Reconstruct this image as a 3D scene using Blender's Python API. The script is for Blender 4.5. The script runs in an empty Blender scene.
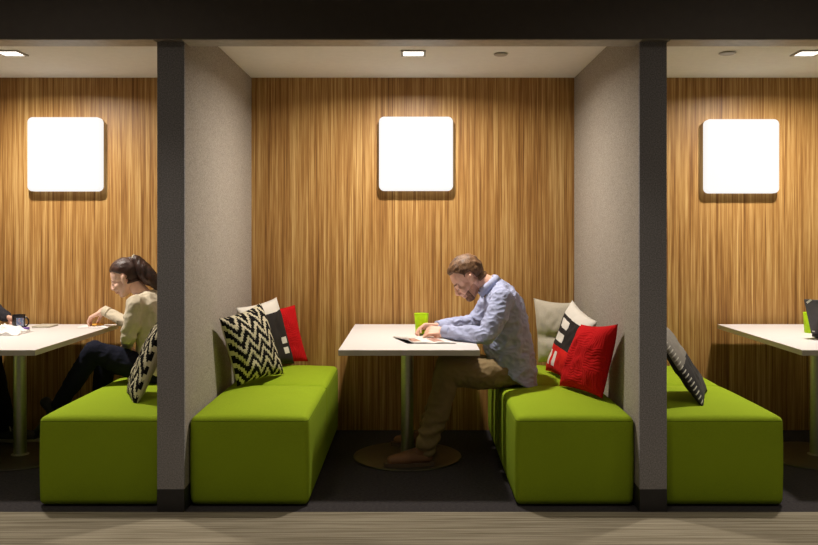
import bpy, bmesh, math, random
from mathutils import Vector, Matrix, noise
random.seed(7)
V = Vector
PI = math.pi
# ------------------------------------------------------------------ camera, world, exposure
CAM_D, CAM_H, FPX = 4.19, 1.38, 850.0
cam_d = bpy.data.cameras.new('camera'); cam = bpy.data.objects.new('camera', cam_d)
bpy.context.collection.objects.link(cam)
cam.location = (0, -CAM_D, CAM_H); cam.rotation_euler = (PI/2, 0, 0)
cam_d.sensor_width = 36; cam_d.lens = FPX/818*36
cam_d.shift_x = -6/818; cam_d.shift_y = (232-272.5)/818
bpy.context.scene.camera = cam
sc = bpy.context.scene
sc.view_settings.view_transform = 'Standard'; sc.view_settings.look = 'None'
sc.view_settings.gamma = 1; sc.view_settings.use_curve_mapping = False
sc.view_settings.exposure = 0.0
w = bpy.data.worlds.new('world'); sc.world = w; w.use_nodes = True
bg = w.node_tree.nodes['Background']; bg.inputs[0].default_value = (1, .92, .8, 1); bg.inputs[1].default_value = .032
LAMP_E = .95; DOWN_W = 38.0; DOWN_SPREAD = 165; DOWN_COL = (1, .92, .83)
CORR_W = 5.0
def area(name, loc, size, power, col, spread=180, rot=(0, 0, 0), size_y=None):
    l = bpy.data.lights.new(name, 'AREA'); l.energy = power; l.color = col
    l.shape = 'RECTANGLE' if size_y else 'SQUARE'; l.size = size
    if size_y: l.size_y = size_y
    l.spread = math.radians(spread)
    o = bpy.data.objects.new(name, l); bpy.context.collection.objects.link(o)
    o.location = loc; o.rotation_euler = rot; return o
BAYS = (-2.42, -.01, 2.35)
for bx_ in BAYS: area('booth_downlight_lamp', (bx_, .9, 2.443), .11, DOWN_W, DOWN_COL, DOWN_SPREAD)
for cx_ in (-1.8, 1.8): area('corridor_ceiling_lamp', (cx_, -1.5, 2.98), .6, CORR_W, (1, .88, .74), 150)  # unseen fill, added to raise the ambient light from the corridor side
for cx_ in (-3.0, -1.2, .6, 2.4): area('corridor_downlight_lamp', (cx_, -.95, 2.98), .12, 3.2, (1, .90, .78), 80)  # added out of view to brighten the corridor carpet, no fixtures

# ------------------------------------------------------------------ helpers
COL = bpy.context.collection
def wloc(p):
    v = V((0, 0, 0))
    while p: v = v+p.location; p = p.parent
    return v
def obj(name, bm, mat, parent=None, at=None, smooth=False):
    """verts are in world coordinates"""
    me = bpy.data.meshes.new(name)
    base = wloc(parent) if parent else V(at or (0, 0, 0))
    bmesh.ops.translate(bm, verts=bm.verts, vec=-base)
    bmesh.ops.recalc_face_normals(bm, faces=bm.faces)
    bm.to_mesh(me); bm.free()
    if smooth:
        for p in me.polygons: p.use_smooth = True
    for m in (mat if isinstance(mat, (list, tuple)) else [mat]): me.materials.append(m)
    o = bpy.data.objects.new(name, me); COL.objects.link(o)
    if parent: o.parent = parent
    else: o.location = base
    return o
def autosmooth(o, ang=40):
    me = o.data
    for p in me.polygons: p.use_smooth = True
    bm = bmesh.new(); bm.from_mesh(me)
    for e in bm.edges:
        if len(e.link_faces) == 2 and e.calc_face_angle() > math.radians(ang): e.smooth = False
    bm.to_mesh(me); bm.free(); return o
def tag(o, label=None, cat=None, group=None, kind=None):
    if label: o['label'] = label
    if cat: o['category'] = cat
    if group: o['group'] = group
    if kind: o['kind'] = kind
    return o
def thing(name, loc, label, cat, group=None):
    o = bpy.data.objects.new(name, None); o.empty_display_size = .1; COL.objects.link(o); o.location = loc
    return tag(o, label, cat, group)
def copy_tree(o, parent=None):
    c = o.copy(); COL.objects.link(c)
    if parent: c.parent = parent
    for ch in [x for x in bpy.data.objects if x.parent == o]: copy_tree(ch, c)
    return c
def box(bm, a, b, bev=0, seg=2):
    a, b = V(a), V(b)
    r = bmesh.ops.create_cube(bm, size=1)
    vs = r['verts']; c = (a+b)/2; d = b-a
    for v in vs: v.co = V((v.co.x*d.x, v.co.y*d.y, v.co.z*d.z))+c
    if bev:
        es = list({e for v in vs for e in v.link_edges})
        bmesh.ops.bevel(bm, geom=es, offset=bev, segments=seg, profile=.5, affect='EDGES')
    return bm
def cyl(bm, c, r0, r1, h, seg=48, bev=0):
    """solid of revolution upright at c"""
    prof = [(r0, 0), (r1, h)]
    return lathe(bm, c, [(0, 0)]+prof+[(0, h)], seg)
def lathe(bm, c, prof, seg=48, axis='z'):
    c = V(c); rings = []
    for r, z in prof:
        if r < 1e-6: rings.append([bm.verts.new(c+V((0, 0, z)))])
        else: rings.append([bm.verts.new(c+V((r*math.cos(2*PI*k/seg), r*math.sin(2*PI*k/seg), z))) for k in range(seg)])
    for A, B in zip(rings, rings[1:]):
        for k in range(seg):
            k2 = (k+1) % seg
            if len(A) == 1 and len(B) == 1: continue
            if len(A) == 1: bm.faces.new((A[0], B[k], B[k2]))
            elif len(B) == 1: bm.faces.new((A[k], A[k2], B[0]))
            else: bm.faces.new((A[k], A[k2], B[k2], B[k]))
    return bm
def tube(bm, pts, r, seg=10, closed=False, flat=None):
    pts = [V(p) for p in pts]; n = len(pts); rings = []
    for i, p in enumerate(pts):
        t = (pts[(i+1) % n]-pts[i-1]) if closed else (pts[min(i+1, n-1)]-pts[max(i-1, 0)])
        t.normalize(); a = t.cross(V((0, 0, 1)))
        if a.length < .05: a = t.cross(V((0, 1, 0)))
        a.normalize(); b = t.cross(a)
        rr = r[i] if isinstance(r, (list, tuple)) else r
        ra, rb = (rr*flat[0], rr*flat[1]) if flat else (rr, rr)
        rings.append([bm.verts.new(p+a*ra*math.cos(2*PI*k/seg)+b*rb*math.sin(2*PI*k/seg)) for k in range(seg)])
    m = n if closed else n-1
    for i in range(m):
        A, B = rings[i], rings[(i+1) % n]
        for k in range(seg): bm.faces.new((A[k], A[(k+1) % seg], B[(k+1) % seg], B[k]))
    if not closed: bm.faces.new(rings[0]); bm.faces.new(rings[-1])
    return bm

# ------------------------------------------------------------------ materials
def srgb(r, g, b):
    f = lambda c: (c/255/12.92) if c/255 <= .04045 else ((c/255+.055)/1.055)**2.4
    return (f(r), f(g), f(b), 1)
class NT:
    def __init__(s, name, rough=.6, metal=0):
        s.m = bpy.data.materials.new(name); s.m.use_nodes = True; s.t = s.m.node_tree
        s.b = s.t.nodes['Principled BSDF']; s.b.inputs['Roughness'].default_value = rough; s.b.inputs['Metallic'].default_value = metal
    def n(s, ty, **kw):
        x = s.t.nodes.new(ty)
        for k, v in kw.items(): setattr(x, k, v)
        return x
    def l(s, a, b): s.t.links.new(a, b)
    def inp(s, node, i, v):
        if hasattr(v, 'links') or hasattr(v, 'is_output'): s.l(v, node.inputs[i])
        else: node.inputs[i].default_value = v
    def math(s, op, a, b=None, c=None, clamp=False):
        x = s.n('ShaderNodeMath', operation=op, use_clamp=clamp); s.inp(x, 0, a)
        if b is not None: s.inp(x, 1, b)
        if c is not None: s.inp(x, 2, c)
        return x.outputs[0]
    def mix(s, f, a, b):
        x = s.n('ShaderNodeMix', data_type='RGBA'); s.inp(x, 0, f); s.inp(x, 6, a); s.inp(x, 7, b); return x.outputs[2]
    def coord(s, which='Object', scale=(1, 1, 1), loc=(0, 0, 0)):
        c = s.n('ShaderNodeTexCoord'); m = s.n('ShaderNodeMapping'); m.inputs['Scale'].default_value = scale; m.inputs['Location'].default_value = loc
        s.l(c.outputs[which], m.inputs[0]); return m.outputs[0]
    def noise(s, vec, scale, detail=2, rough=.5):
        x = s.n('ShaderNodeTexNoise'); s.l(vec, x.inputs['Vector']); x.inputs['Scale'].default_value = scale
        x.inputs['Detail'].default_value = detail; x.inputs['Roughness'].default_value = rough; return x.outputs[0]
    def ramp(s, f, stops, interp='LINEAR'):
        x = s.n('ShaderNodeValToRGB'); x.color_ramp.interpolation = interp; e = x.color_ramp.elements
        while len(e) < len(stops): e.new(.5)
        for i, (p, c) in enumerate(stops): e[i].position = p; e[i].color = c if len(c) == 4 else (*c, 1)
        s.l(f, x.inputs[0]); return x.outputs[0]
    def bump(s, h, strength=.3, dist=.002):
        x = s.n('ShaderNodeBump'); x.inputs['Strength'].default_value = strength; x.inputs['Distance'].default_value = dist
        s.l(h, x.inputs['Height']); s.l(x.outputs[0], s.b.inputs['Normal'])
    def col(s, c): s.inp(s.b, 'Base Color', c)
def plain(name, rgb, rough=.6, metal=0, var=.12, scale=25, bump=0, spec=None):
    t = NT(name, rough, metal); v = t.coord(); c = srgb(*rgb)
    f = t.noise(v, scale, 3)
    lo = tuple(x*(1-var) for x in c[:3])+(1,); hi = tuple(min(1, x*(1+var)) for x in c[:3])+(1,)
    t.col(t.ramp(f, [(.3, lo), (.7, hi)]))
    if bump: t.bump(t.noise(v, scale*8, 2), bump, .002)
    if spec is not None: t.b.inputs['Specular IOR Level'].default_value = spec
    return t.m
def fabric(name, rgb, var=.25, scale=350, bump=.4, rough=.95, sheen=0, coarse=.06):
    t = NT(name, rough); v = t.coord(); c = srgb(*rgb)
    f = t.noise(v, scale, 2, .7); g = t.noise(v, 9, 3)
    lo = tuple(x*(1-var) for x in c[:3])+(1,); hi = tuple(min(1, x*(1+var)) for x in c[:3])+(1,)
    a = t.ramp(f, [(.35, lo), (.65, hi)])
    h = t.n('ShaderNodeHueSaturation'); t.l(a, h.inputs['Color']); t.l(t.math('MULTIPLY_ADD', g, coarse*2, 1-coarse), h.inputs['Value'])
    t.col(h.outputs[0]); t.bump(f, bump, .002); t.b.inputs['Specular IOR Level'].default_value = .15
    if sheen: t.b.inputs['Sheen Weight'].default_value = sheen
    return t.m
def emis(name, col, e):
    t = NT(name, .4); t.b.inputs['Base Color'].default_value = (.06, .06, .06, 1); t.b.inputs['Specular IOR Level'].default_value = .2
    t.b.inputs['Emission Color'].default_value = col; t.b.inputs['Emission Strength'].default_value = e
    return t.m
def wood_mat():
    t = NT('zebra_veneer', .42); c = t.n('ShaderNodeTexCoord')
    def st(sx, sz, sc_, det=2, off=0):
        m = t.n('ShaderNodeMapping'); m.inputs['Scale'].default_value = (sx, 0, sz); m.inputs['Location'].default_value = (off, 0, off*.3)
        t.l(c.outputs['Object'], m.inputs[0]); return t.noise(m.outputs[0], sc_, det, .6)
    a = st(1, .02, 42, 3); b = st(1, .012, 130, 3, 3.3); d = st(1, .03, 6, 1, 7.1); g = st(1, .02, 300, 2, 1.7)
    s = t.math('MULTIPLY', a, .38); s = t.math('ADD', s, t.math('MULTIPLY', b, .36)); s = t.math('ADD', s, t.math('MULTIPLY', d, .12)); s = t.math('ADD', s, t.math('MULTIPLY', g, .14))
    colr = t.ramp(s, [(.38, srgb(104, 68, 33)), (.455, srgb(146, 103, 54)), (.52, srgb(174, 132, 75)), (.60, srgb(206, 170, 110))])
    t.col(colr); t.bump(g, .08, .001); t.b.inputs['Specular IOR Level'].default_value = .3
    return t.m
def carpet_mat(name, stops, sx, sy, sc_, bump=.5):
    t = NT(name, 1); v = t.coord('Object', (sx, sy, 1)); f = t.noise(v, sc_, 3, .65); v2 = t.coord(); g = t.noise(v2, 260, 2, .8)
    a = t.ramp(f, stops); h = t.n('ShaderNodeHueSaturation'); t.l(a, h.inputs['Color']); t.l(t.math('MULTIPLY_ADD', g, .7, .65), h.inputs['Value'])
    t.col(h.outputs[0]); t.bump(g, bump, .004); t.b.inputs['Specular IOR Level'].default_value = .05; return t.m
M = {}
M['wood'] = wood_mat()
M['ceil'] = plain('ceiling_paint', (242, 238, 230), .9, var=.02)
M['panel'] = fabric('grey_panel_fabric', (160, 151, 139), .30, 170, .35, coarse=.03)
M['paneldark'] = fabric('charcoal_panel_fabric', (150, 147, 148), .30, 170, .35, coarse=.05)
M['beam'] = plain('dark_bulkhead_paint', (108, 100, 93), .6, var=.04)
M['black'] = plain('black_plinth', (40, 38, 40), .5)
M['carpet'] = carpet_mat('charcoal_carpet', [(.3, srgb(52, 49, 50)), (.7, srgb(68, 64, 64))], 1, 1, 60)
M['corr'] = carpet_mat('striped_corridor_carpet', [(.36, srgb(112, 103, 86)), (.5, srgb(138, 129, 110)), (.64, srgb(154, 145, 126))], .16, 6, 9)
M['green'] = fabric('green_wool', (148, 172, 34), .16, 500, .35, sheen=0, coarse=.05)
M['greenseam'] = fabric('dark_green_seam', (82, 100, 12), .1)
M['laminate'] = plain('white_laminate', (222, 217, 214), .42, var=.01)
M['edge'] = plain('table_edge_band', (196, 188, 172), .5, var=.03)
M['steel'] = plain('brushed_steel', (200, 198, 186), .42, 1, var=.06, scale=60)
M['disc'] = plain('brushed_bronze_steel', (104, 98, 84), .5, 1, var=.06, scale=60)
M['lamp'] = emis('opal_diffuser', (1, .985, .96, 1), LAMP_E)
M['lampframe'] = plain('lamp_backplate', (190, 186, 178), .5)
M['dl'] = emis('downlight_lens', (1, .95, .88, 1), 6)
M['dlframe'] = plain('downlight_trim', (176, 170, 160), .4)
M['skin'] = plain('skin', (230, 180, 156), .5, var=.08, scale=30)
M['skinw'] = plain('fair_skin', (238, 194, 172), .5, var=.06, scale=30)
M['eye'] = plain('eye_white', (225, 220, 214), .2, var=.02)
M['iris'] = plain('iris', (60, 48, 40), .2)

# ------------------------------------------------------------------ structure
CZ = 2.455; YB = 1.73
LW, RW = -1.138, 1.108           # faces of the central booth
def S(name, bm, mat, **k): return tag(obj(name, bm, mat), kind='structure')
def sbox(name, a, b, mat, bev=0): return S(name, box(bmesh.new(), a, b, bev), mat)
sbox('floor', (-3.7, 0, -.05), (3.7, YB+.1, 0), M['carpet'])
sbox('floor', (-3.7, -6.5, -.05), (3.7, -.0005, 0), M['corr'])
sbox('ceiling', (-3.7, .06, CZ), (3.7, YB+.1, CZ+.06), M['ceil'])
sbox('wall_back', (-3.7, YB, 0), (3.7, YB+.1, CZ), M['wood'])
for nm, x0, x1 in (('wall_left', -1.271, LW), ('wall_right', RW, 1.241), ('wall_far_left', -3.64, -3.511), ('wall_far_right', 3.487, 3.62)):
    S(nm, box(bmesh.new(), (x0, .012, .11), (x1, YB, CZ), .004), M['panel'])
for i, (x0, x1) in enumerate(((-1.271, LW), (RW, 1.241), (-3.64, -3.511), (3.487, 3.62))):
    sbox('trim_%d' % (i+2), (x0-.001, 0, .11), (x1+.001, .022, CZ-.01), M['paneldark'], .003)
    nm = ('left', 'right', 'far_left', 'far_right')[i]
    sbox('baseboard_'+nm, (x0-.001, -.002, 0), (x1+.001, YB, .11), M['black'], .002)
sbox('trim_1', (-3.7, -.06, 2.318), (3.7, .09, 3.05), M['beam'], .003)
sbox('ceiling', (-3.7, -6.5, 3.0), (3.7, -.06, 3.06), M['beam'])

M['alu'] = plain('satin_soffit_trim', (176, 170, 162), .45)  # pale colour stands in for light falling on the beam's underside
for i, (x0, x1) in enumerate(((-3.505, -1.275), (-1.134, 1.104), (1.245, 3.48))): sbox('trim_%d' % (i+6), (x0, -.056, 2.3145), (x1, .088, 2.3178), M['alu'])  # strips added under the beam in each bay so it looks lit
# ------------------------------------------------------------------ lamps, downlights, sprinklers
def rrect(w_, h_, r, n=8):
    pts = []
    for cx, cz, a0 in ((w_/2-r, h_/2-r, 0), (-w_/2+r, h_/2-r, 90), (-w_/2+r, -h_/2+r, 180), (w_/2-r, -h_/2+r, 270)):
        for k in range(n+1):
            a = math.radians(a0+90*k/n); pts.append((cx+r*math.cos(a), cz+r*math.sin(a)))
    return pts
def slab(bm, c, w_, h_, y_layers, r):
    """rounded square plate, layers of (y, inset), facing -Y"""
    rings = []
    for y, ins in y_layers:
        rings.append([bm.verts.new((c[0]+px, y, c[2]+pz)) for px, pz in rrect(w_-2*ins, h_-2*ins, max(r-ins, .004))])
    for A, B in zip(rings, rings[1:]):
        for k in range(len(A)): bm.faces.new((A[k], A[(k+1) % len(A)], B[(k+1) % len(A)], B[k]))
    bm.faces.new(rings[0]); bm.faces.new(rings[-1]); return bm
def wall_lamp(x, z, label, size=.51):
    t = thing('wall_lamp', (x, YB, z-size/2), label, 'wall light', 'square wall lamps')
    d = obj('diffuser', slab(bmesh.new(), (x, 0, z), size, size, [(YB-.018, 0), (YB-.060, 0), (YB-.070, .006), (YB-.075, .018)], .035), M['lamp'], t); autosmooth(d)
    obj('backplate', slab(bmesh.new(), (x, 0, z), size-.06, size-.06, [(YB-.0005, 0), (YB-.0185, 0)], .03), M['lampframe'], t)
def LX(px, y=YB-.075): return (px-415)*(CAM_D+y)/FPX
def LZ(py, y=YB-.075): return CAM_H-(py-232)*(CAM_D+y)/FPX
wall_lamp(LX(63.5), LZ(154), 'glowing white square wall lamp in the left bay above the woman')
wall_lamp(LX(416), LZ(153.5), 'glowing white square wall lamp in the middle bay above the man')
wall_lamp(LX(743), LZ(156), 'glowing white square wall lamp in the right bay above the laptop table')
for x, lb in zip(BAYS, ('left bay, cut by the left picture edge', 'middle bay, above the man\'s table', 'right bay, above the laptop')):
    t = thing('ceiling_downlight', (x, .9, CZ), 'small square recessed ceiling light lit in the '+lb, 'ceiling light', 'square downlights')
    bm = bmesh.new()
    for a, b in (((-.074, -.074), (.074, -.06)), ((-.074, .06), (.074, .074)), ((-.074, -.06), (-.06, .06)), ((.06, -.06), (.074, .06))):
        box(bm, (x+a[0], .9+a[1], CZ-.010), (x+b[0], .9+b[1], CZ+.002))
    obj('frame', bm, M['dlframe'], t)
    obj('lens', box(bmesh.new(), (x-.06, .84, CZ-.003), (x+.06, .96, CZ+.002)), M['dl'], t)
for x, y, r, lb in ((.516, .93, .042, 'small round white sprinkler cover on the middle bay ceiling'), (1.87, .9, .05, 'round white detector disc on the right bay ceiling')):
    o = obj('ceiling_disc', lathe(bmesh.new(), (x, y, CZ-.012), [(0, 0), (r*.8, 0), (r, .004), (r, .008), (r*.7, .012), (0, .012)], 32), M['dlframe'], at=(x, y, CZ)); autosmooth(o)
    tag(o, lb, 'ceiling disc')

# ------------------------------------------------------------------ benches
def bench_block(x0, x1, y0, y1, crown=.035, z0=.004, z1=.450, r=.03):
    """upholstered block: superellipsoid-like box with rounded edges and crowned top"""
    bm = bmesh.new(); NX, NY, NZ = 22, 26, 12
    bmesh.ops.create_cube(bm, size=2)
    bmesh.ops.subdivide_edges(bm, edges=bm.edges, cuts=23, use_grid_fill=True)
    cx, cy, cz = (x0+x1)/2, (y0+y1)/2, (z0+z1)/2; hx, hy, hz = (x1-x0)/2, (y1-y0)/2, (z1-z0)/2
    def sp(u, h):
        # concentrate samples near the edges
        a = abs(u); s = 1 if u >= 0 else -1
        a2 = a/.75*(1-r*1.05/h) if a < .75 else (1-r*1.05/h)+(a-.75)/.25*(r*1.05/h)
        return s*a2*h
    for v in bm.verts:
        u = v.co.copy(); p = V((sp(u.x, hx), sp(u.y, hy), sp(u.z, hz)))
        q = V((max(-hx+r, min(hx-r, p.x)), max(-hy+r, min(hy-r, p.y)), max(-hz+r, min(hz-r, p.z))))
        d = p-q
        if d.length > 1e-6: p = q+d.normalized()*r if max(abs(u.x), abs(u.y), abs(u.z)) > .999 else p
        t = (p.z+hz)/(2*hz)
        if t > 0:
            gx = 1-abs(p.x/hx)**2.6; gy = 1-abs(p.y/hy)**3.5
            p.z += crown*max(0, gx)*max(0, gy)*t**3
        bul = .004*max(0, 1-(p.z/hz)**2)
        p.x += bul*(p.x/hx); p.y += bul*(p.y/hy)*.5
        v.co = p+V((cx, cy, cz))
    return bm
def bench(x0, x1, label):
    t = thing('upholstered_bench', ((x0+x1)/2, .93, 0), label, 'bench', 'green benches')
    x0 += .006; x1 -= .006
    ym = .955
    for a, b in ((.080, ym-.001), (ym+.001, YB-.012)):
        blk = obj('seat_block', bench_block(x0, x1, a, b, .030), M['green'], t, smooth=True)
        # welt seam round the top edge
        q = 0.006; z = .4285
        bm = bmesh.new(); rr = .03
        pts = []
        for cx, cy, a0 in ((x1-rr, b-rr, 0), (x0+rr, b-rr, 90), (x0+rr, a+rr, 180), (x1-rr, a+rr, 270)):
            for k in range(7):
                an = math.radians(a0+90*k/6); pts.append((cx+(rr-.0005)*math.cos(an), cy+(rr-.0005)*math.sin(an), z))
        tube(bm, pts, .0012, 6, closed=True)
        obj('seam', bm, M['greenseam'], blk, smooth=True)
    obj('plinth', box(bmesh.new(), (x0+.03, .11, 0), (x1-.03, YB-.03, .014)), M['black'], t)
bench(-1.138, -.530, 'lime green bench in the middle bay under the zigzag pillow, facing the man')
bench(.502, 1.108, 'lime green bench in the middle bay that the man sits on')
bench(-1.898, -1.273, 'lime green bench in the left bay that the woman sits on')
bench(1.242, 1.862, 'lime green bench in the right bay beside the laptop table, empty')
bench(-3.508, -2.90, 'lime green bench at the far left under the person in a dark top')
bench(2.93, 3.485, 'lime green bench at the far right beyond the laptop')

# ------------------------------------------------------------------ tables
def table(x0, x1, label, off=0):
    cx = (x0+x1)/2+off; cy = 1.03
    t = thing('pedestal_table', (cx, cy, 0), label, 'table', 'white pedestal tables')
    tp = obj('tabletop', box(bmesh.new(), (x0, .385, .714), (x1, 1.665, .745), .0015), M['laminate'], t)
    bm = bmesh.new()
    pts = [(x0-.0012, .3838), (x1+.0012, .3838), (x1+.0012, 1.6662), (x0-.0012, 1.6662)]
    inn = [(x0+.004, .389), (x1-.004, .389), (x1-.004, 1.661), (x0+.004, 1.661)]
    vo = [[bm.verts.new((p[0], p[1], z)) for p in ps] for ps, z in ((pts, .7155), (pts, .7435), (inn, .7435), (inn, .7155))]
    for i in range(4):
        A, B = vo[i], vo[(i+1) % 4]
        for k in range(4): bm.faces.new((A[k], A[(k+1) % 4], B[(k+1) % 4], B[k]))
    obj('edge_band', bm, M['edge'], tp)
    autosmooth(obj('column', lathe(bmesh.new(), (cx, cy, .012), [(0, 0), (.052, 0), (.052, .006), (.038, .010), (.0375, .68), (0, .68)], 40), M['steel'], t))
    autosmooth(obj('base', lathe(bmesh.new(), (cx, cy, 0), [(0, 0), (.328, 0), (.332, .004), (.330, .010), (.322, .014), (0, .016)], 72), M['disc'], t))
    bm = bmesh.new(); box(bm, (cx-.17, cy-.17, .704), (cx+.17, cy+.17, .714), .003); box(bm, (cx-.05, cy-.05, .690), (cx+.05, cy+.05, .704), .004)
    obj('mounting_plate', bm, M['black'], t)
table(-.412, .348, 'white rectangular pedestal table in the middle bay where the man reads', -.015)
table(-2.805, -2.045, 'white pedestal table in the left bay between the woman and the mug')
table(2.085, 2.845, 'white pedestal table in the right bay holding the laptop')

# ------------------------------------------------------------------ pillows
def pillow(name, c, mat, label, thick=.07, n=26, sag=0, cat='pillow', group='throw pillows', seed=0, pinch=.07, wr=.006, outward=None):
    """c: bottom-left, bottom-right, top-right, top-left corner of the face"""
    c = [V(p)+V((0, 0, .014)) for p in c]; ctr = sum(c, V())/4
    nrm = ((c[1]-c[0])+(c[2]-c[3])).cross((c[3]-c[0])+(c[2]-c[1])).normalized()
    bm = bmesh.new(); uvl = bm.loops.layers.uv.new('UVMap'); G = {}
    for side in (0, 1):
        for i in range(n+1):
            for j in range(n+1):
                edge = i in (0, n) or j in (0, n)
                if side and edge: G[1, i, j] = G[0, i, j]; continue
                u, v = i/n, j/n; a, b = 2*u-1, 2*v-1
                a2 = a*(1-pinch*(1-b*b)); b2 = b*(1-pinch*(1-a*a))
                uu, vv = (a2+1)/2, (b2+1)/2
                p = c[0]*(1-uu)*(1-vv)+c[1]*uu*(1-vv)+c[2]*uu*vv+c[3]*(1-uu)*vv
                h = thick*(max(0, (1-a**4)*(1-b**4)))**.55*(1-.25*(a*a+b*b)/2)
                h *= 1-sag*math.exp(-((v-.42)/.07)**2)
                nz = noise.noise(V((u*5+seed, v*5, side*7)))+.5*noise.noise(V((u*11+seed, v*11, side*3)))
                h += wr*nz*(1-max(a*a, b*b)**2)*2
                G[side, i, j] = bm.verts.new(p+nrm*h*(1 if side == 0 else -1)*(1 if side == 0 else .8))
    fs = []
    for side in (0, 1):
        for i in range(n):
            for j in range(n):
                q = [(i, j), (i+1, j), (i+1, j+1), (i, j+1)]
                if side: q = q[::-1]
                f = bm.faces.new([G[side, a, b] for a, b in q]); f.material_index = side; f.smooth = True
                for lp, (a, b) in zip(f.loops, q): lp[uvl].uv = (a/n, b/n)
    zmin = min(v.co.z for v in bm.verts)
    me = bpy.data.meshes.new(name); base = V((ctr.x, ctr.y, zmin))
    bmesh.ops.translate(bm, verts=bm.verts, vec=-base); bm.to_mesh(me); bm.free()
    for m in mat: me.materials.append(m)
    o = bpy.data.objects.new(name, me); COL.objects.link(o); o.location = base
    return tag(o, label, cat, group)
def uvxy(t):
    c = t.n('ShaderNodeTexCoord'); s = t.n('ShaderNodeSeparateXYZ'); t.l(c.outputs['UV'], s.inputs[0]); return s.outputs[0], s.outputs[1], c.outputs['UV']
def chevron_mat():
    t = NT('zigzag_weave', .95); x, y, uv = uvxy(t)
    N = 40.0
    xs = t.math('DIVIDE', t.math('FLOOR', t.math('MULTIPLY', x, N)), N); ys = t.math('DIVIDE', t.math('FLOOR', t.math('MULTIPLY', y, N*1.1)), N*1.1)
    zz = t.math('PINGPONG', xs, .135)
    k = t.math('MODULO', t.math('ADD', t.math('ADD', ys, t.math('MULTIPLY', zz, 1.45)), 5.0), .178)
    f = t.math('LESS_THAN', k, .083)
    wob = t.noise(uv, 70, 1)
    k2 = t.math('ADD', k, t.math('MULTIPLY_ADD', wob, .07, -.035)); f = t.math('LESS_THAN', k2, .104)
    t.col(t.mix(f, srgb(206, 196, 166), srgb(20, 18, 18))); t.bump(t.noise(uv, 120, 2), .6, .004); t.b.inputs['Specular IOR Level'].default_value = .1
    return t.m
def rects_mat(name, base, rects, bump=.2):
    """rects: (x0,x1,y0,y1,rgb) in UV"""
    t = NT(name, .9); x, y, uv = uvxy(t); c = srgb(*base)
    for x0, x1, y0, y1, rgb in rects:
        f = t.math('MULTIPLY', t.math('MULTIPLY', t.math('GREATER_THAN', x, x0), t.math('LESS_THAN', x, x1)), t.math('MULTIPLY', t.math('GREATER_THAN', y, y0), t.math('LESS_THAN', y, y1)))
        c = t.mix(f, c, srgb(*rgb))
    t.col(c); t.bump(t.noise(uv, 200, 2), bump, .002); t.b.inputs['Specular IOR Level'].default_value = .15; return t.m
def pleat_mat():
    t = NT('pleated_red_knit', .95); x, y, uv = uvxy(t)
    fx = t.math('FLOOR', t.math('MULTIPLY', x, 3)); fy = t.math('FLOOR', t.math('MULTIPLY', y, 3))
    par = t.math('MODULO', t.math('ADD', fx, fy), 2)
    w = t.math('MULTIPLY', t.math('ADD', t.noise(uv, 6, 2), -.5), .10)
    def rid(a): return t.math('ABSOLUTE', t.math('SINE', t.math('MULTIPLY', t.math('ADD', a, w), 3*8*PI/1.0)))
    h = t.n('ShaderNodeMix', data_type='FLOAT'); t.l(par, h.inputs[0]); t.l(rid(x), h.inputs[2]); t.l(rid(y), h.inputs[3])
    t.col(t.mix(t.noise(uv, 60, 2), srgb(176, 18, 22), srgb(204, 30, 32))); t.bump(h.outputs[0], .4, .005); t.b.inputs['Specular IOR Level'].default_value = .1
    return t.m
M['chev'] = chevron_mat(); M['beige'] = fabric('natural_linen', (188, 178, 156), .12, 300, .4)
M['pleat'] = pleat_mat(); M['red'] = fabric('red_knit', (184, 20, 24), .15, 300, .5)
M['white_linen'] = fabric('offwhite_linen', (186, 178, 160), .1, 300, .4)
W_, R_, K_ = (222, 216, 204), (206, 34, 28), (48, 44, 42)
M['block_a'] = rects_mat('colour_block_felt', K_, [(0, 1, .84, 1.01, W_), (0, 1, -.01, .40, R_), (.18, .50, .67, .79, W_), (.18, .50, .47, .59, W_), (.14, .24, .10, .32, W_), (.34, .44, .10, .32, W_)])
M['block_b'] = rects_mat('colour_block_felt_dark', K_, [(0, 1, .84, 1.01, W_), (.0, .38, .66, .84, R_), (.72, .86, .34, .44, W_), (.72, .86, .18, .28, W_)])
def stitch_mat():
    t = NT('stitched_grey_felt', .95); x, y, uv = uvxy(t)
    c = t.mix(t.math('GREATER_THAN', y, .50), srgb(40, 37, 36), srgb(128, 122, 112))
    f2 = t.math('MULTIPLY', t.math('LESS_THAN', y, .22), t.math('GREATER_THAN', x, .3)); c = t.mix(f2, c, srgb(62, 58, 56))
    st = t.math('LESS_THAN', t.math('MODULO', y, .055), .015)
    st = t.math('MULTIPLY', st, t.math('MULTIPLY', t.math('LESS_THAN', x, .10), t.math('GREATER_THAN', x, .01)))
    c = t.mix(st, c, srgb(200, 194, 180)); t.col(c); t.bump(t.noise(uv, 120, 2), .4, .003); return t.m
M['stitch'] = stitch_mat(); M['charcoal'] = fabric('charcoal_felt', (40, 38, 38), .2, 300, .4)
pillow('throw_pillow', [(-1.04, .78, .462), (-.827, 1.17, .47), (-.95, 1.04, .93), (-1.10, .585, .880)], [M['chev'], M['beige']],
       'zigzag throw pillow leaning at the front of the middle bay\'s empty bench', .07, 34, seed=1)
pillow('throw_pillow', [(-1.03, 1.18, .462), (-.822, 1.60, .47), (-.926, 1.50, .93), (-1.092, .98, .905)], [M['block_b'], M['beige']],
       'charcoal throw pillow with white top band just behind the zigzag pillow', .055, 26, seed=2)
pillow('throw_pillow', [(-1.03, 1.47, .462), (-.735, 1.665, .475), (-.826, 1.655, .865), (-1.07, 1.40, .85)], [M['pleat'], M['red']],
       'red pleated throw pillow in the back corner of the left middle-bay bench', .035, 26, seed=3)
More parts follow.
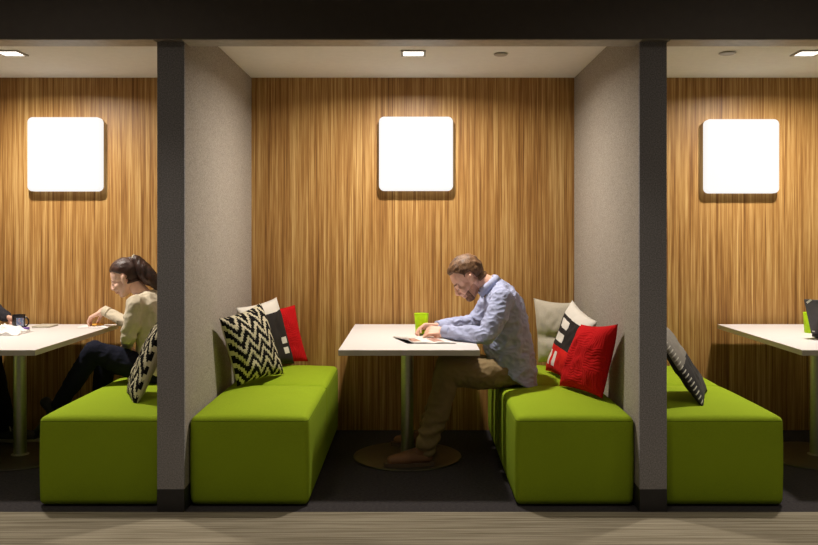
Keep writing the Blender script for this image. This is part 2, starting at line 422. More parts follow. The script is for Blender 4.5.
pillow('throw_pillow', [(.845, .80, .462), (1.010, .39, .468), (1.078, .32, .878), (.955, .70, .835)], [M['pleat'], M['red']],
       'bright red pleated throw pillow at the front of the bench behind the man', .07, 34, seed=4)
pillow('throw_pillow', [(.84, 1.28, .475), (.93, .86, .455), (1.070, .80, .840), (1.0, 1.22, .935)], [M['block_a'], M['beige']],
       'black, white and red colour-block throw pillow between the red and off-white pillows', .06, 34, seed=5)
pillow('throw_pillow', [(.84, 1.61, .475), (1.055, 1.47, .475), (1.065, 1.43, .90), (.81, 1.625, .915)], [M['white_linen'], M['charcoal']],
       'plain off-white throw pillow in the back corner directly behind the man', .055, 26, sag=.5, seed=6)
pillow('throw_pillow', [(-1.625, .60, .445), (-1.475, .29, .440), (-1.335, .35, .87), (-1.42, .70, .90)], [M['chev'], M['beige']],
       'zigzag throw pillow behind the woman, half hidden by the divider', .055, 34, seed=7)
pillow('throw_pillow', [(1.50, .23, .445), (1.65, .60, .47), (1.36, .76, .92), (1.275, .32, .82)], [M['stitch'], M['charcoal']],
       'grey and black throw pillow with white edge stitching on the right bay bench', .045, 34, seed=8)

# ------------------------------------------------------------------ figures
def frame(d, up=V((0, 0, 1))):
    d = V(d).normalized(); a = d.cross(up)
    if a.length < 1e-3: a = d.cross(V((1, 0, 0)))
    a.normalize(); return d, a, a.cross(d).normalized()
class Blob:
    def __init__(s): s.bm = bmesh.new()
    def ell(s, c, r, ax=None):
        c = V(c); rr = bmesh.ops.create_uvsphere(s.bm, u_segments=20, v_segments=12, radius=1)['verts']
        X, Y, Z = ax or (V((1, 0, 0)), V((0, 1, 0)), V((0, 0, 1)))
        for v in rr: q = v.co.copy(); v.co = c+X*q.x*r[0]+Y*q.y*r[1]+Z*q.z*r[2]
    def cap(s, p0, p1, r0, r1, fy=1, up=V((0, 0, 1)), seg=20):
        p0, p1 = V(p0), V(p1); d, a, b = frame(p1-p0, up); L = (p1-p0).length; rings = []
        prof = []
        for k in range(6): an = PI/2*k/5; prof.append((-r0*math.cos(an), r0*math.sin(an)))
        for k in range(6): an = PI/2*k/5; prof.append((L+r1*math.sin(an), r1*math.cos(an)))
        for z, r in prof:
            if r < 1e-5: rings.append([s.bm.verts.new(p0+d*z)])
            else: rings.append([s.bm.verts.new(p0+d*z+a*r*fy*math.cos(2*PI*k/seg)+b*r*math.sin(2*PI*k/seg)) for k in range(seg)])
        for A, B in zip(rings, rings[1:]):
            for k in range(seg):
                k2 = (k+1) % seg
                if len(A) == 1: s.bm.faces.new((A[0], B[k], B[k2]))
                elif len(B) == 1: s.bm.faces.new((A[k], A[k2], B[0]))
                else: s.bm.faces.new((A[k], A[k2], B[k2], B[k]))
    def loft(s, rings, seg=36, p=2.3):
        """rings: (cx, cy, cz, half depth (X-Z plane), half width (Y), tilt deg of the depth axis)"""
        R = []
        for cx, cy, cz, a, b, tl in rings:
            ax = V((math.cos(math.radians(tl)), 0, math.sin(math.radians(tl)))); row = []
            for k in range(seg):
                th = 2*PI*k/seg; co, si = math.cos(th), math.sin(th)
                co = math.copysign(abs(co)**(2/p), co); si = math.copysign(abs(si)**(2/p), si)
                row.append(s.bm.verts.new(V((cx, cy, cz))+ax*a*co+V((0, b*si, 0))))
            R.append(row)
        for A, B in zip(R, R[1:]):
            for k in range(seg): s.bm.faces.new((A[k], A[(k+1) % seg], B[(k+1) % seg], B[k]))
        s.bm.faces.new(R[0][::-1]); s.bm.faces.new(R[-1])
    def build(s, name, mat, parent, voxel=.005, smooth=3, disp=None):
        bmesh.ops.recalc_face_normals(s.bm, faces=s.bm.faces)
        me = bpy.data.meshes.new('t'); s.bm.to_mesh(me); s.bm.free()
        t = bpy.data.objects.new('t', me); COL.objects.link(t)
        m = t.modifiers.new('r', 'REMESH'); m.mode = 'VOXEL'; m.voxel_size = voxel; m.adaptivity = 0
        if smooth: m = t.modifiers.new('s', 'SMOOTH'); m.iterations = smooth; m.factor = .5
        dg = bpy.context.evaluated_depsgraph_get(); dg.update()
        out = bpy.data.meshes.new_from_object(t.evaluated_get(dg)); out.name = name
        bpy.data.objects.remove(t)
        if disp:
            ns = [v.normal.copy() for v in out.vertices]
            for v, nn in zip(out.vertices, ns): v.co += nn*disp(v.co)
        base = wloc(parent)
        for v in out.vertices: v.co -= base
        for p in out.polygons: p.use_smooth = True
        out.materials.clear(); out.materials.append(mat)
        o = bpy.data.objects.new(name, out); COL.objects.link(o); o.parent = parent; return o
def folds(amp, f1=14, f2=30, st=(1, 1, 1)):
    def g(c):
        q = V((c.x*st[0], c.y*st[1], c.z*st[2]))
        n1 = noise.noise(q*f1); n2 = noise.noise(q*f2+V((5, 5, 5)))
        return amp*(1-2*abs(n1)*2)*.5-amp*.15+amp*.5*(.5-abs(n2)*2)
    return g
def hand(B, wr, d, n, side, curl=(25, 35, 25), sc_=1.0, spread=.04, thumb=1.0, back=.05):
    """wr wrist, d finger direction, n palm facing, side +1/-1 gives the thumb side s = side * d x n"""
    wr, d, n = V(wr), V(d).normalized(), V(n); n = (n-d*n.dot(d)).normalized(); s = d.cross(n)*side
    k = sc_
    offs = (.030, .010, -.010, -.028); fl = (.93, 1.0, .94, .76)
    B.cap(wr-d*back*k, wr+d*.01*k, .027*k, .024*k, 1.15, n)
    for o_, f in zip(offs, fl):
        kn = wr+d*(.086+.006*f-.004)*k+s*o_*k-n*.002
        B.cap(wr+d*.012*k+s*o_*.6*k, kn, .016*k, .0115*k)
        p = kn; ang = 0; r = .0100*k*(.9+.1*f)
        fd = (d+s*spread*(o_/.03)).normalized()
        for L, c in zip((.044, .028, .022), curl):
            ang += math.radians(c); dd = fd*math.cos(ang)+n*math.sin(ang); q = p+dd*L*f*k
            B.cap(p, q, r, r*.88); p = q; r *= .88
    p = wr+d*.022*k+s*.022*k+n*.008*k; r = .0145*k
    for L, (a, b, c) in zip((.042, .032, .026), ((.70, .75, .35), (.85, .42, .45), (.95, .15, .45))):
        dd = (d*a+s*b*thumb+n*c).normalized(); q = p+dd*L*k; B.cap(p, q, r, r*.85); p = q; r *= .85
class Head:
    def __init__(s, C, f, u, k=1.0, male=True):
        s.C = V(C); s.f = V(f).normalized(); s.u = (V(u)-s.f*V(u).dot(s.f)).normalized(); s.l = s.u.cross(s.f); s.k = k; s.male = male
    def P(s, f, l, u): return s.C+(s.f*f+s.l*l+s.u*u)*s.k
    def loc(s, p): d = (p-s.C)/s.k; return d.dot(s.f), d.dot(s.l), d.dot(s.u)
    def add(s, B, neck, nr=.058):
        ax = (s.f, s.l, s.u); k = s.k; m = s.male
        E = lambda c, r: B.ell(s.P(*c), [x*k for x in r], ax)
        C = lambda a, b, r0, r1, fy=1: B.cap(s.P(*a), s.P(*b), r0*k, r1*k, fy, s.u)
        E((-.014, 0, .032), (.098, .077, .088)); E((.022, 0, .02), (.066, .066, .075))
        E((.030, 0, -.035), (.056, .060, .078))
        for q in (-1, 1):
            C((-.012, q*.054, -.042), (.048, q*.022, -.096), .022, .018)
            E((.058, q*.034, -.038), (.028, .026, .024))
            C((.083, q*.012, .008), (.072, q*.042, .006), .011, .009)
            C((.082, q*.022, -.010), (.076, q*.042, -.011), .0105, .009)      # eyelids
            # ear
            ea = (s.f*.94+s.u*.2+s.l*q*-.3).normalized(); eu = (s.u*.97-s.f*.25).normalized(); el = ea.cross(eu)
            B.ell(s.P(-.008, q*.083, -.018), (.018*k, .007*k, .033*k), (ea, el, eu))
            B.ell(s.P(-.014, q*.089, -.006), (.014*k, .006*k, .020*k), (ea, el, eu))
            E((.103, q*.011, -.043), (.010, .008, .007))
        E((.060, 0, -.100), (.030 if m else .026, .028 if m else .022, .020))
        C((.088, 0, .006), (.110, 0, -.034), .008, .0105); E((.110, 0, -.036), (.011, .011, .010))
        E((.088, 0, -.067), (.012, .025, .006)); E((.086, 0, -.077), (.012, .021, .007))
        E((.078, 0, -.060), (.016, .030, .014)); E((.086, 0, -.040), (.022, .017, .022)); E((.092, 0, -.052), (.013, .012, .012))
        B.cap(s.P(-.030, 0, -.045), neck, nr*k*.92, nr*k*1.05, 1, V((0, 1, 0)))
    def eyes(s, parent, mats):
        for q in (-1, 1):
            bm = bmesh.new(); c = s.P(.0775, q*.031, -.0135)
            for v in bmesh.ops.create_uvsphere(bm, u_segments=16, v_segments=10, radius=.0105*s.k)['verts']: v.co += c
            e = obj('eye', bm, mats[0], parent, smooth=True)
            bm = bmesh.new(); c = s.P(.0845, q*.031, -.0185)
            for v in bmesh.ops.create_uvsphere(bm, u_segments=12, v_segments=8, radius=.0052*s.k)['verts']: v.co += c
            obj('iris', bm, mats[1], e, smooth=True)
    def shell(s, name, body, mask, thick, mat, parent, nz=.0, freq=60, anis=(1, 1, 1), lo=-.2):
        """surface grown off the body's own skin wherever mask(f,l,u) > 0"""
        base = wloc(body); me = body.data; idx = {}; bm = bmesh.new()
        R2 = (.2*s.k)**2
        val = {}
        for v in me.vertices:
            p = v.co+base
            if (p-s.C).length_squared < R2:
                q = s.loc(p); mk = mask(*q)
                if mk > lo:
                    t = max(0, min(1, mk*1.0)); t = t*t*(3-2*t)
                    q2 = V((q[0]*anis[0], q[1]*anis[1], q[2]*anis[2]))
                    h = -.002+(thick+.002)*t+nz*t*noise.noise(q2*freq)
                    idx[v.index] = bm.verts.new(p+v.normal*h*s.k)
        for p in me.polygons:
            if all(i in idx for i in p.vertices): bm.faces.new([idx[i] for i in p.vertices])
        for _ in range(2): bmesh.ops.smooth_vert(bm, verts=[v for v in bm.verts if not v.is_boundary], factor=.4, use_axis_x=True, use_axis_y=True, use_axis_z=True)
        return obj(name, bm, mat, parent, smooth=True)
def hair_mat(name, lo, hi, rough=.55, sc_=(300, 300, 30)):
    t = NT(name, rough); v = t.coord('Object', sc_); f = t.noise(v, 1, 3, .7); g = t.noise(t.coord(), 22, 2)
    s = t.math('MULTIPLY_ADD', f, .6, t.math('MULTIPLY', g, .4))
    t.col(t.ramp(s, [(.38, srgb(*lo)), (.62, srgb(*hi))])); t.bump(f, .6, .003); return t.m
def shoe(parent, heel, toe_dir, L, mat, solemat, lacemat=None, lbl=None, k=1.0, high=.0, tilt=0):
    """heel: ground point under the heel"""
    h = V(heel); d = V(toe_dir).normalized(); a = V((0, 0, 1)).cross(d).normalized(); up = d.cross(a).normalized()
    if up.z < 0: up = -up
    B = Blob(); w_ = .047*k
    P = lambda x, y, z: h+d*x+a*y+up*z
    B.cap(P(.05, 0, .045), P(L*.55, 0, .045), .038*k, .042*k, 1.05, up)
    B.cap(P(L*.55, 0, .040), P(L-.048, 0, .030), .042*k, .030*k, 1.25, up)
    B.cap(P(.055, 0, .055), P(.070, 0, .095+high), .036*k, .040*k, 1, up)
    B.cap(P(.08, 0, .075), P(L*.55, 0, .055), .036*k, .03*k, 1, up)
    s = B.build('shoe', mat, parent, .004, 3)
    B = Blob(); n = 10
    bm = bmesh.new(); top = []; bot = []
    out = []
    for i in range(28):
        th = 2*PI*i/28; x = .5*(1-math.cos(th)); y = math.sin(th)
        wd = w_*(.80+.28*math.sin(PI*min(1, max(0, x-.1)))*1) ; out.append((x*L, (1 if y > 0 else -1)*abs(y)**.6*wd))
    for x, y in out:
        bot.append(bm.verts.new(P(x, y, 0))); top.append(bm.verts.new(P(x, y*1.03, .020)))
    for i in range(28): bm.faces.new((bot[i], bot[(i+1) % 28], top[(i+1) % 28], top[i]))
    bm.faces.new(bot); bm.faces.new(top)
    so = obj('sole', bm, solemat, s)
    if lacemat:
        bm = bmesh.new()
        for i in range(5):
            x = L*(.36+.07*i); z = .094-.011*i+high*0
            tube(bm, [P(x, -.028, z-.012), P(x+.006, 0, z+.004), P(x, .028, z-.012)], .0045, 6)
            tube(bm, [P(x-.01, .028, z-.010), P(x+.006, 0, z+.005), P(x+.014, -.028, z-.014)], .0040, 6)
        tube(bm, [P(L*.36, 0, .098), P(L*.30, -.02, .115), P(L*.34, -.035, .10), P(L*.38, -.045, .075)], .004, 6)
        obj('laces', bm, lacemat, s, smooth=True)
    return s
def body_inner(B, tor, arms, legs, k=.80):
    B.loft([(a, b, c, d*k, e*k, t) for a, b, c, d, e, t in tor[:-1]])
    for pts, rs in arms+legs:
        for i in range(len(pts)-1): B.cap(pts[i], pts[i+1], rs[i]*k*.92, rs[i+1]*k*.92)

# ---- the man
M['shirt'] = fabric('blue_oxford_cloth', (170, 176, 206), .06, 600, .15, .85, coarse=.03)
M['khaki'] = fabric('olive_khaki_cotton', (142, 122, 88), .08, 500, .25, .9)
M['mhair'] = hair_mat('light_brown_hair', (66, 44, 28), (140, 102, 68))
M['beard'] = hair_mat('brown_beard', (96, 62, 44), (140, 96, 72))
M['brownshoe'] = plain('brown_suede', (120, 82, 54), .8, bump=.3)
M['sole'] = plain('tan_sole', (92, 72, 54), .8)
M['bluelace'] = plain('blue_lace', (70, 98, 165), .8)
M['button'] = plain('button', (214, 206, 188), .3)
man = thing('person', (.55, .95, .46), 'bearded man in a light blue shirt and khaki trousers leaning over an open magazine', 'person')
# torso rings
TOR = [(.610, .96, .500, .140, .185, -24), (.592, .96, .570, .152, .182, -14), (.570, .96, .650, .152, .174, -6), (.556, .96, .740, .145, .174, 4), (.548, .96, .830, .136, .182, 16),
       (.540, .96, .910, .126, .196, 28), (.510, .96, .975, .112, .195, 38), (.480, .96, 1.025, .082, .150, 46), (.455, .96, 1.055, .062, .085, 50)]
nsh, nel, nwr = V((.515, .775, .985)), V((.405, .655, .785)), V((.185, .835, .790))
fsh, fel, fwr = V((.505, 1.150, .990)), V((.385, 1.235, .800)), V((.150, 1.080, .792))
nhip, nkn, nan = V((.575, .885, .545)), V((.195, .845, .548)), V((.058, .800, .11))
fhip, fkn, fan = V((.575, 1.035, .545)), V((.20, 1.085, .548)), V((.085, 1.235, .11))
hd = Head((.316, .955, 1.107), (-.74, 0, -.67), (-.67, 0, .74), 1.04)
B = Blob()
body_inner(B, TOR, [((nsh, nel, nwr), (.062, .046, .030)), ((fsh, fel, fwr), (.062, .046, .030))],
           [((nhip, nkn, nan), (.10, .07, .050)), ((fhip, fkn, fan), (.10, .07, .050))], .74)
hd.add(B, (.462, .96, 1.045))
hand(B, nwr+V((-.012, .004, .0)), (-1, .28, .02), (-.25, .55, -.55), 1, (38, 48, 30), 1.0)
hand(B, fwr+V((-.012, -.006, .002)), (-1, -.30, .04), (-.1, -.45, -.75), -1, (30, 40, 30), 1.0)
bd = B.build('body', M['skin'], man, .0042, 3)
def mhair(f, l, u):
    # scalp region: recede at the temples
    a = (u-(.082-.35*max(0, .05-abs(l)) if f > .0 else .02))/.02
    if f > .045: h = (u-.072+ .10*abs(l)*0)/.012
    elif f > .012: h = (u-.035-(f-.012)*1.2)/.012
    elif f > -.034: h = (u-(.020 if f < 0 else -.004))/.012 if abs(l) > .04 else 1
    else: h = (u+.066)/.012
    # ears stay free
    ed = math.hypot((f+.010)/.024, (u+.012)/.036)
    if abs(l) > .068: h = min(h, (ed-1)*3)
    return h
hd.shell('hair', bd, mhair, .0115, M['mhair'], man, .006, 60, (.5, 1, .8))
def mbeard(f, l, u):
    h = min((-.052-u+(.05-f)*.30)/.010, (f+.012)/.012)
    if f > .072: h = min(h, max((-.082-u)/.006, min((abs(l)-.026)/.006, (-.060-u)/.006), (.006-abs(u+.0605))/.004 if abs(l) < .03 else -1))
    return min(h, (u+.13)/.01)
M['stubble'] = hair_mat('short_reddish_stubble', (184, 130, 104), (216, 164, 138))
hd.shell('stubble', bd, mbeard, .0015, M['stubble'], man, .001, 120)
hd.shell('beard', bd, lambda f, l, u: min(mbeard(f, l, u), (f-.040)/.012), .0045, M['beard'], man, .002, 120)
def mbrow(f, l, u): return min((.0055-abs(u-.0125+.04*abs(abs(l)-.028)))/.003, (abs(l)-.010)/.004, (.048-abs(l))/.004, (f-.05)/.01)
for sg in (-1, 1): hd.shell('eyebrow', bd, lambda f, l, u: min(mbrow(f, l, u), sg*l*100), .0035, M['beard'], man)
hd.eyes(man, (M['eye'], M['iris']))
B = Blob()
B.loft([(.604, .96, .500, .146, .195, -30)]+TOR[1:-1]+[(.465, .96, 1.045, .066, .095, 48)])
for sh, el, wr in ((nsh, nel, nwr), (fsh, fel, fwr)):
    mid = (sh+el)/2+V((.004, 0, -.004)); fm = (el+wr)/2
    B.cap(sh, mid, .073, .066); B.cap(mid, el, .066, .056); B.cap(el, fm, .055, .049); B.cap(fm, wr, .049, .040)
    B.cap(V((.50, .96, 1.00)), sh, .080, .066)
fl1 = folds(.011, 10, 26, (1, 1, 1.3))
shirt = B.build('shirt', M['shirt'], man, .005, 4, fl1)
# cuffs, collar, buttons
def cuff(wr, el, mat, par, r=.040, L=.055, name='cuff'):
    d = (wr-el).normalized(); bm = bmesh.new()
    tube(bm, [wr-d*(L*.7), wr-d*(L*.65), wr-d*.004, wr+d*(L*.30), wr+d*(L*.34)], [r*.9, r*1.05, r*1.0, r*.98, r*.86], 24)
    c = obj(name, bm, mat, par, smooth=True); return autosmooth(c, 50)
c1 = cuff(nwr, nel, M['shirt'], shirt); cuff(fwr, fel, M['shirt'], shirt)
bm = bmesh.new(); box(bm, nwr+V((.002, -.0415, -.006)), nwr+V((.012, -.0385, .004)), .001); obj('button', bm, M['button'], c1)
def collar(par, c, ax, rx, ry, h, mat, open_=.35, seg=40, flare=.012):
    """fold-down collar: a thick band round the neck, open at the front (-X)"""
    d, a, b = frame(ax, V((0, 1, 0))); bm = bmesh.new(); rows = []
    fr = V((-1, 0, 0)); fr = (fr-d*fr.dot(d)).normalized(); sd = d.cross(fr)
    for i in range(seg+1):
        th = PI+ (i/seg*2-1)*(PI-open_)  # around, gap at the front
        dr = fr*math.cos(th)*rx+sd*math.sin(th)*ry; un = dr.normalized()
        drop = .018*abs(i/seg*2-1)**3
        rows.append([bm.verts.new(V(c)+dr+un*o_+d*z_) for o_, z_ in ((0, -h*.2), (0, h), (.004, h+.003), (flare+.004, h*.55), (flare+.008, -h*.25-drop), (flare, -h*.25-drop))])
    for A, B_ in zip(rows, rows[1:]):
        for k in range(6): bm.faces.new((A[k], A[(k+1) % 6], B_[(k+1) % 6], B_[k]))
    bm.faces.new(rows[0]); bm.faces.new(rows[-1])
    return obj('collar', bm, mat, par, smooth=True)
collar(shirt, (.448, .96, 1.052), (-.62, 0, .70), .066, .066, .030, M['shirt'])
# trousers
B = Blob()
B.loft([(.63, .96, .468, .100, .168, -8), (.615, .96, .520, .115, .168, -10), (.60, .96, .57, .115, .160, -10)])
for hp, kn, an in ((nhip, nkn, nan), (fhip, fkn, fan)):
    md = (hp+kn)/2+V((0, 0, -.012)); B.cap(hp, md, .090, .094); B.cap(md, kn, .095, .074)
    sm = (kn+an)/2+V((.012, 0, 0)); B.cap(kn, sm, .074, .072); B.cap(sm, an+V((.004, 0, .012)), .072, .064)
def pf(c):
    base = folds(.007, 9, 24)(c)
    if c.z < .30: base += .006*math.sin(c.z*95+3*noise.noise(c*9))*(1 if c.z < .26 else (.30-c.z)/.04)
    return base
tr = B.build('trousers', M['khaki'], man, .0055, 4, pf)
shoe(man, nan+V((.058, .0, -.095)), (-1, -.10, 0), .300, M['brownshoe'], M['sole'], M['bluelace'])
shoe(man, fan+V((.058, .0, -.095)), (-1, .08, 0), .300, M['brownshoe'], M['sole'], M['bluelace'])

# ---- the woman
M['knit'] = fabric('cream_jersey', (212, 200, 176), .07, 500, .25, .95)
M['navy'] = fabric('navy_denim', (26, 28, 42), .2, 500, .2, .9)
M['whair'] = hair_mat('dark_brown_hair', (34, 20, 16), (78, 48, 36), .42)
M['boot'] = plain('black_leather_boot', (24, 20, 20), .5)
wo = thing('person', (-1.60, 1.15, .46), 'woman with a dark ponytail in a cream sweater eating at the left bay table', 'person')
def Q(px, py, y): return V(((px-415)*(CAM_D+y)/FPX, y, CAM_H-(py-232)*(CAM_D+y)/FPX))
whd = Head(Q(125.3, 276.9, 1.12), (-.91, 0, -.42), (-.42, 0, .91), .945, False)
t0 = V((-1.62, 1.13, .50))
WT = [(-1.62, 1.13, .50, .135, .178, 0), (-1.615, 1.13, .58, .118, .158, 2), (-1.625, 1.13, .67, .108, .140, 6), (-1.635, 1.13, .76, .108, .140, 10), (-1.650, 1.13, .85, .110, .150, 14),
      (-1.665, 1.13, .925, .100, .160, 20), (-1.680, 1.13, .975, .072, .125, 26), (-1.695, 1.13, 1.005, .05, .07, 30)]
wns, wne, wnw = Q(136, 305, .975), Q(128.5, 336, .96), V((-1.80, 1.13, .68))
wfs, wfe, wfw = V((-1.70, 1.28, .935)), V((-1.86, 1.42, .765)), Q(105, 311, 1.46)
wnh, wnk, wna = V((-1.66, 1.03, .535)), V((-1.945, .96, .660)), V((-2.17, 1.00, .33))
wfh, wfk, wfa = V((-1.66, 1.22, .53)), V((-1.98, 1.24, .545)), V((-2.03, 1.25, .14))
B = Blob()
body_inner(B, WT, [((wns, wne, wnw), (.052, .042, .026)), ((wfs, wfe, wfw), (.052, .040, .027))],
           [((wnh, wnk, wna), (.085, .06, .042)), ((wfh, wfk, wfa), (.085, .06, .042))], .82)
whd.add(B, V((-1.700, 1.13, .985)), .050)
hand(B, wfw+V((-.018, 0, -.004)), (-.86, .05, -.46), (.4, 0, -.9), -1, (34, 34, 22), .92, back=.01)
hand(B, wnw+V((-.005, .01, -.005)), (-.3, .7, -.3), (-.1, -.3, -1), -1, (20, 25, 20), .9)
wb = B.build('body', M['skinw'], wo, .0042, 3)
def wh(f, l, u):
    if f > .05: h = (u-.060-.25*abs(l)*0)/.012
    elif f > -.015: h = (u-.012-(f+.015)*.75)/.012
    else: h = (u+.058-.1*(f+.015))/.012
    ed = math.hypot((f+.010)/.022, (u+.012)/.034)
    if abs(l) > .066: h = min(h, (ed-1)*3)
    return h
wha = whd.shell('hair', wb, wh, .0075, M['whair'], wo, .004, 40, (.4, 1, 1))
# ponytail: hangs from a band at the back of the crown
B = Blob(); pts = [whd.P(-.075, 0, .085), whd.P(-.108, .0, .064), whd.P(-.122, 0, .00), whd.P(-.142, 0, -.070), whd.P(-.160, 0, -.145)]
rr = (.026, .040, .054, .052, .022)
for i in range(4): B.cap(pts[i], pts[i+1], rr[i], rr[i+1], 1.0)
B.build('ponytail', M['whair'], wo, .004, 3, lambda c: .003*noise.noise(V((c.x*60, c.y*60, c.z*12))))
bm = bmesh.new(); cc = whd.P(-.097, 0, .083); ax_ = (pts[1]-pts[0]).normalized(); d_, a_, b_ = frame(ax_)
tube(bm, [cc+(a_*math.cos(k*PI/8)+b_*math.sin(k*PI/8))*.026 for k in range(16)], .006, 8, closed=True); obj('hair_tie', bm, M['beige'], wo, smooth=True)
def wbrow(f, l, u): return min((.004-abs(u-.0125+.05*abs(abs(l)-.028)))/.003, (abs(l)-.010)/.004, (.048-abs(l))/.004, (f-.05)/.01)
for sg in (-1, 1): whd.shell('eyebrow', wb, lambda f, l, u: min(wbrow(f, l, u), sg*l*100), .003, M['whair'], wo)
whd.eyes(wo, (M['eye'], M['iris']))
bm = bmesh.new()
M['lips'] = plain('lips', (186, 104, 96), .45)
whd.shell('lips', wb, lambda f, l, u: min((.010-abs(u+.072))/.004, (.022-abs(l))/.004, (f-.078)/.004), .0012, M['lips'], wo)
B = Blob()
B.loft([(-1.625, 1.13, .515, .150, .190, -6)]+WT[1:-1]+[(-1.692, 1.13, .995, .058, .082, 28)])
for sh, el, wr in ((wns, wne, wnw), (wfs, wfe, wfw)):
    mid = (sh+el)/2; B.cap(sh, mid, .060, .055); B.cap(mid, el, .055, .048); B.cap(el, wr, .047, .034)
    B.cap(V((-1.665, 1.13, .95)), sh, .070, .056)
# loose hem hanging onto the seat
B.cap(V((-1.66, .99, .56)), V((-1.735, .965, .485)), .035, .012, 1.6)
sw = B.build('sweater', M['knit'], wo, .005, 4, folds(.009, 10, 24))
cuff(wfw, wfe, M['knit'], sw, .034, .04)
B = Blob()
B.loft([(-1.62, 1.13, .462, .125, .175, 0), (-1.62, 1.13, .53, .135, .178, 0), (-1.61, 1.13, .58, .12, .16, 0)])
for hp, kn, an in ((wnh, wnk, wna), (wfh, wfk, wfa)):
    B.cap(hp, (hp+kn)/2, .088, .080); B.cap((hp+kn)/2, kn, .080, .064); B.cap(kn, (kn+an)/2, .064, .058); B.cap((kn+an)/2, an, .058, .046)
B.build('trousers', M['navy'], wo, .0055, 3, folds(.004, 12, 30))
shoe(wo, wna+V((.058, -.0, -.085)), (-.80, .0, -.50), .25, M['boot'], M['boot'], None, k=.85, high=.06)
shoe(wo, wfa+V((.06, 0, -.124)), (-1, .05, 0), .25, M['boot'], M['boot'], None, k=.85, high=.06)

# ---- the person at the left edge
M['dark'] = fabric('charcoal_jersey', (52, 50, 54), .15, 500, .2, .95)
M['blackpants'] = fabric('black_cotton', (22, 21, 23), .15, 500, .2, .9)
M['sneaker'] = plain('grey_sneaker', (70, 68, 66), .8); M['whitesole'] = plain('white_sole', (190, 184, 172), .7)
pe = thing('person', (-3.2, 1.2, .46), 'person in a dark grey long-sleeved top at the left picture edge reaching for the mug', 'person')
ehd = Head((-3.02, 1.18, 1.265), (.90, 0, -.43), (.43, 0, .90), 1.0)
ET = [(-3.24, 1.18, .50, .150, .185, 0), (-3.235, 1.18, .58, .145, .175, 0), (-3.215, 1.18, .70, .132, .168, -5), (-3.19, 1.18, .82, .130, .178, -10), (-3.16, 1.18, .93, .128, .192, -16),
      (-3.13, 1.18, 1.02, .11, .190, -22), (-3.10, 1.18, 1.09, .08, .14, -28), (-3.08, 1.18, 1.13, .058, .08, -30)]
ens, ene, enw = V((-3.12, .99, 1.03)), V((-3.02, .93, .80)), V((-2.82, 1.08, .79))
efs, efe, efw = V((-3.10, 1.37, 1.04)), V((-2.87, 1.50, .900)), Q(5, 317, 1.47)
enh, enk, ena = V((-3.18, 1.09, .55)), V((-2.76, 1.06, .56)), V((-2.80, 1.05, .11))
efh, efk, efa = V((-3.18, 1.28, .55)), V((-2.76, 1.32, .56)), V((-2.70, 1.42, .11))
B = Blob()
body_inner(B, ET, [((ens, ene, enw), (.06, .045, .030)), ((efs, efe, efw), (.06, .045, .030))], [((enh, enk, ena), (.10, .07, .05)), ((efh, efk, efa), (.10, .07, .05))], .82)
ehd.add(B, (-3.085, 1.18, 1.11))
MUG = V((-2.592, 1.37, .745))
hand(B, efw, (1, -.05, -.30), (.1, -.5, -1), 1, (70, 85, 55), .98)
hand(B, enw, (1, .3, -.1), (0, 0, -1), -1, (20, 25, 20), .98)
eb = B.build('body', M['skin'], pe, .0048, 3)
ehd.shell('hair', eb, mhair, .014, M['whair'], pe, .006, 45)
ehd.eyes(pe, (M['eye'], M['iris']))
B = Blob(); B.loft([(-3.245, 1.18, .500, .160, .195, 0)]+ET[1:])
for sh, el, wr in ((ens, ene, enw), (efs, efe, efw)):
    mid = (sh+el)/2; B.cap(sh, mid, .070, .064); B.cap(mid, el, .064, .056); B.cap(el, wr, .056, .040); B.cap(V((-3.12, 1.18, 1.04)), sh, .078, .064)
B.build('shirt', M['dark'], pe, .006, 4, folds(.009, 11, 28))
B = Blob(); B.loft([(-3.24, 1.18, .462, .13, .18, 0), (-3.24, 1.18, .60, .138, .178, 0)])
for hp, kn, an in ((enh, enk, ena), (efh, efk, efa)):
    B.cap(hp, (hp+kn)/2, .10, .09); B.cap((hp+kn)/2, kn, .09, .074); B.cap(kn, an, .074, .058)
B.build('trousers', M['blackpants'], pe, .006, 4, folds(.006, 10, 24))
shoe(pe, efa+V((-.06, 0, -.11)), (1, 0, 0), .30, M['sneaker'], M['whitesole'], M['whitesole'])
shoe(pe, ena+V((-.06, 0, -.095)), (1, -.05, 0), .30, M['sneaker'], M['whitesole'], M['whitesole'])

# ------------------------------------------------------------------ things on the tables
def glassy(name, rgb, alpha=.5):
    t = NT(name, .35); v = t.coord(); f = t.noise(v, 30, 2)
    c = srgb(*rgb); t.col(t.ramp(f, [(.3, tuple(x*.85 for x in c[:3])+(1,)), (.7, c)]))
    t.b.inputs['Transmission Weight'].default_value = alpha; t.b.inputs['IOR'].default_value = 1.2
    t.b.inputs['Subsurface Weight'].default_value = .0; return t.m
M['acrylic'] = glassy('lime_acrylic', (205, 245, 40), .25)
def tumbler(x, y, label):
    z = .7455; c = (x, y, z)
    t = thing('tumbler', c, label, 'cup', 'lime tumblers')
    autosmooth(obj('cup_wall', lathe(bmesh.new(), c, [(0, 0), (.034, 0), (.037, .003), (.044, .125), (.0425, .1265), (.041, .125), (.0345, .008), (0, .008)], 40), M['acrylic'], t), 50)
    bm = bmesh.new(); lathe(bm, c, [(.0435, .1235), (.0455, .1245), (.0455, .127), (.043, .1275)], 40); obj('rim', bm, M['acrylic'], t, smooth=True)
    return t
tumbler(.040, 1.115, 'translucent lime green tumbler beside the hands of the man')
tumbler(2.495, 1.17, 'lime green tumbler partly hidden behind the laptop')
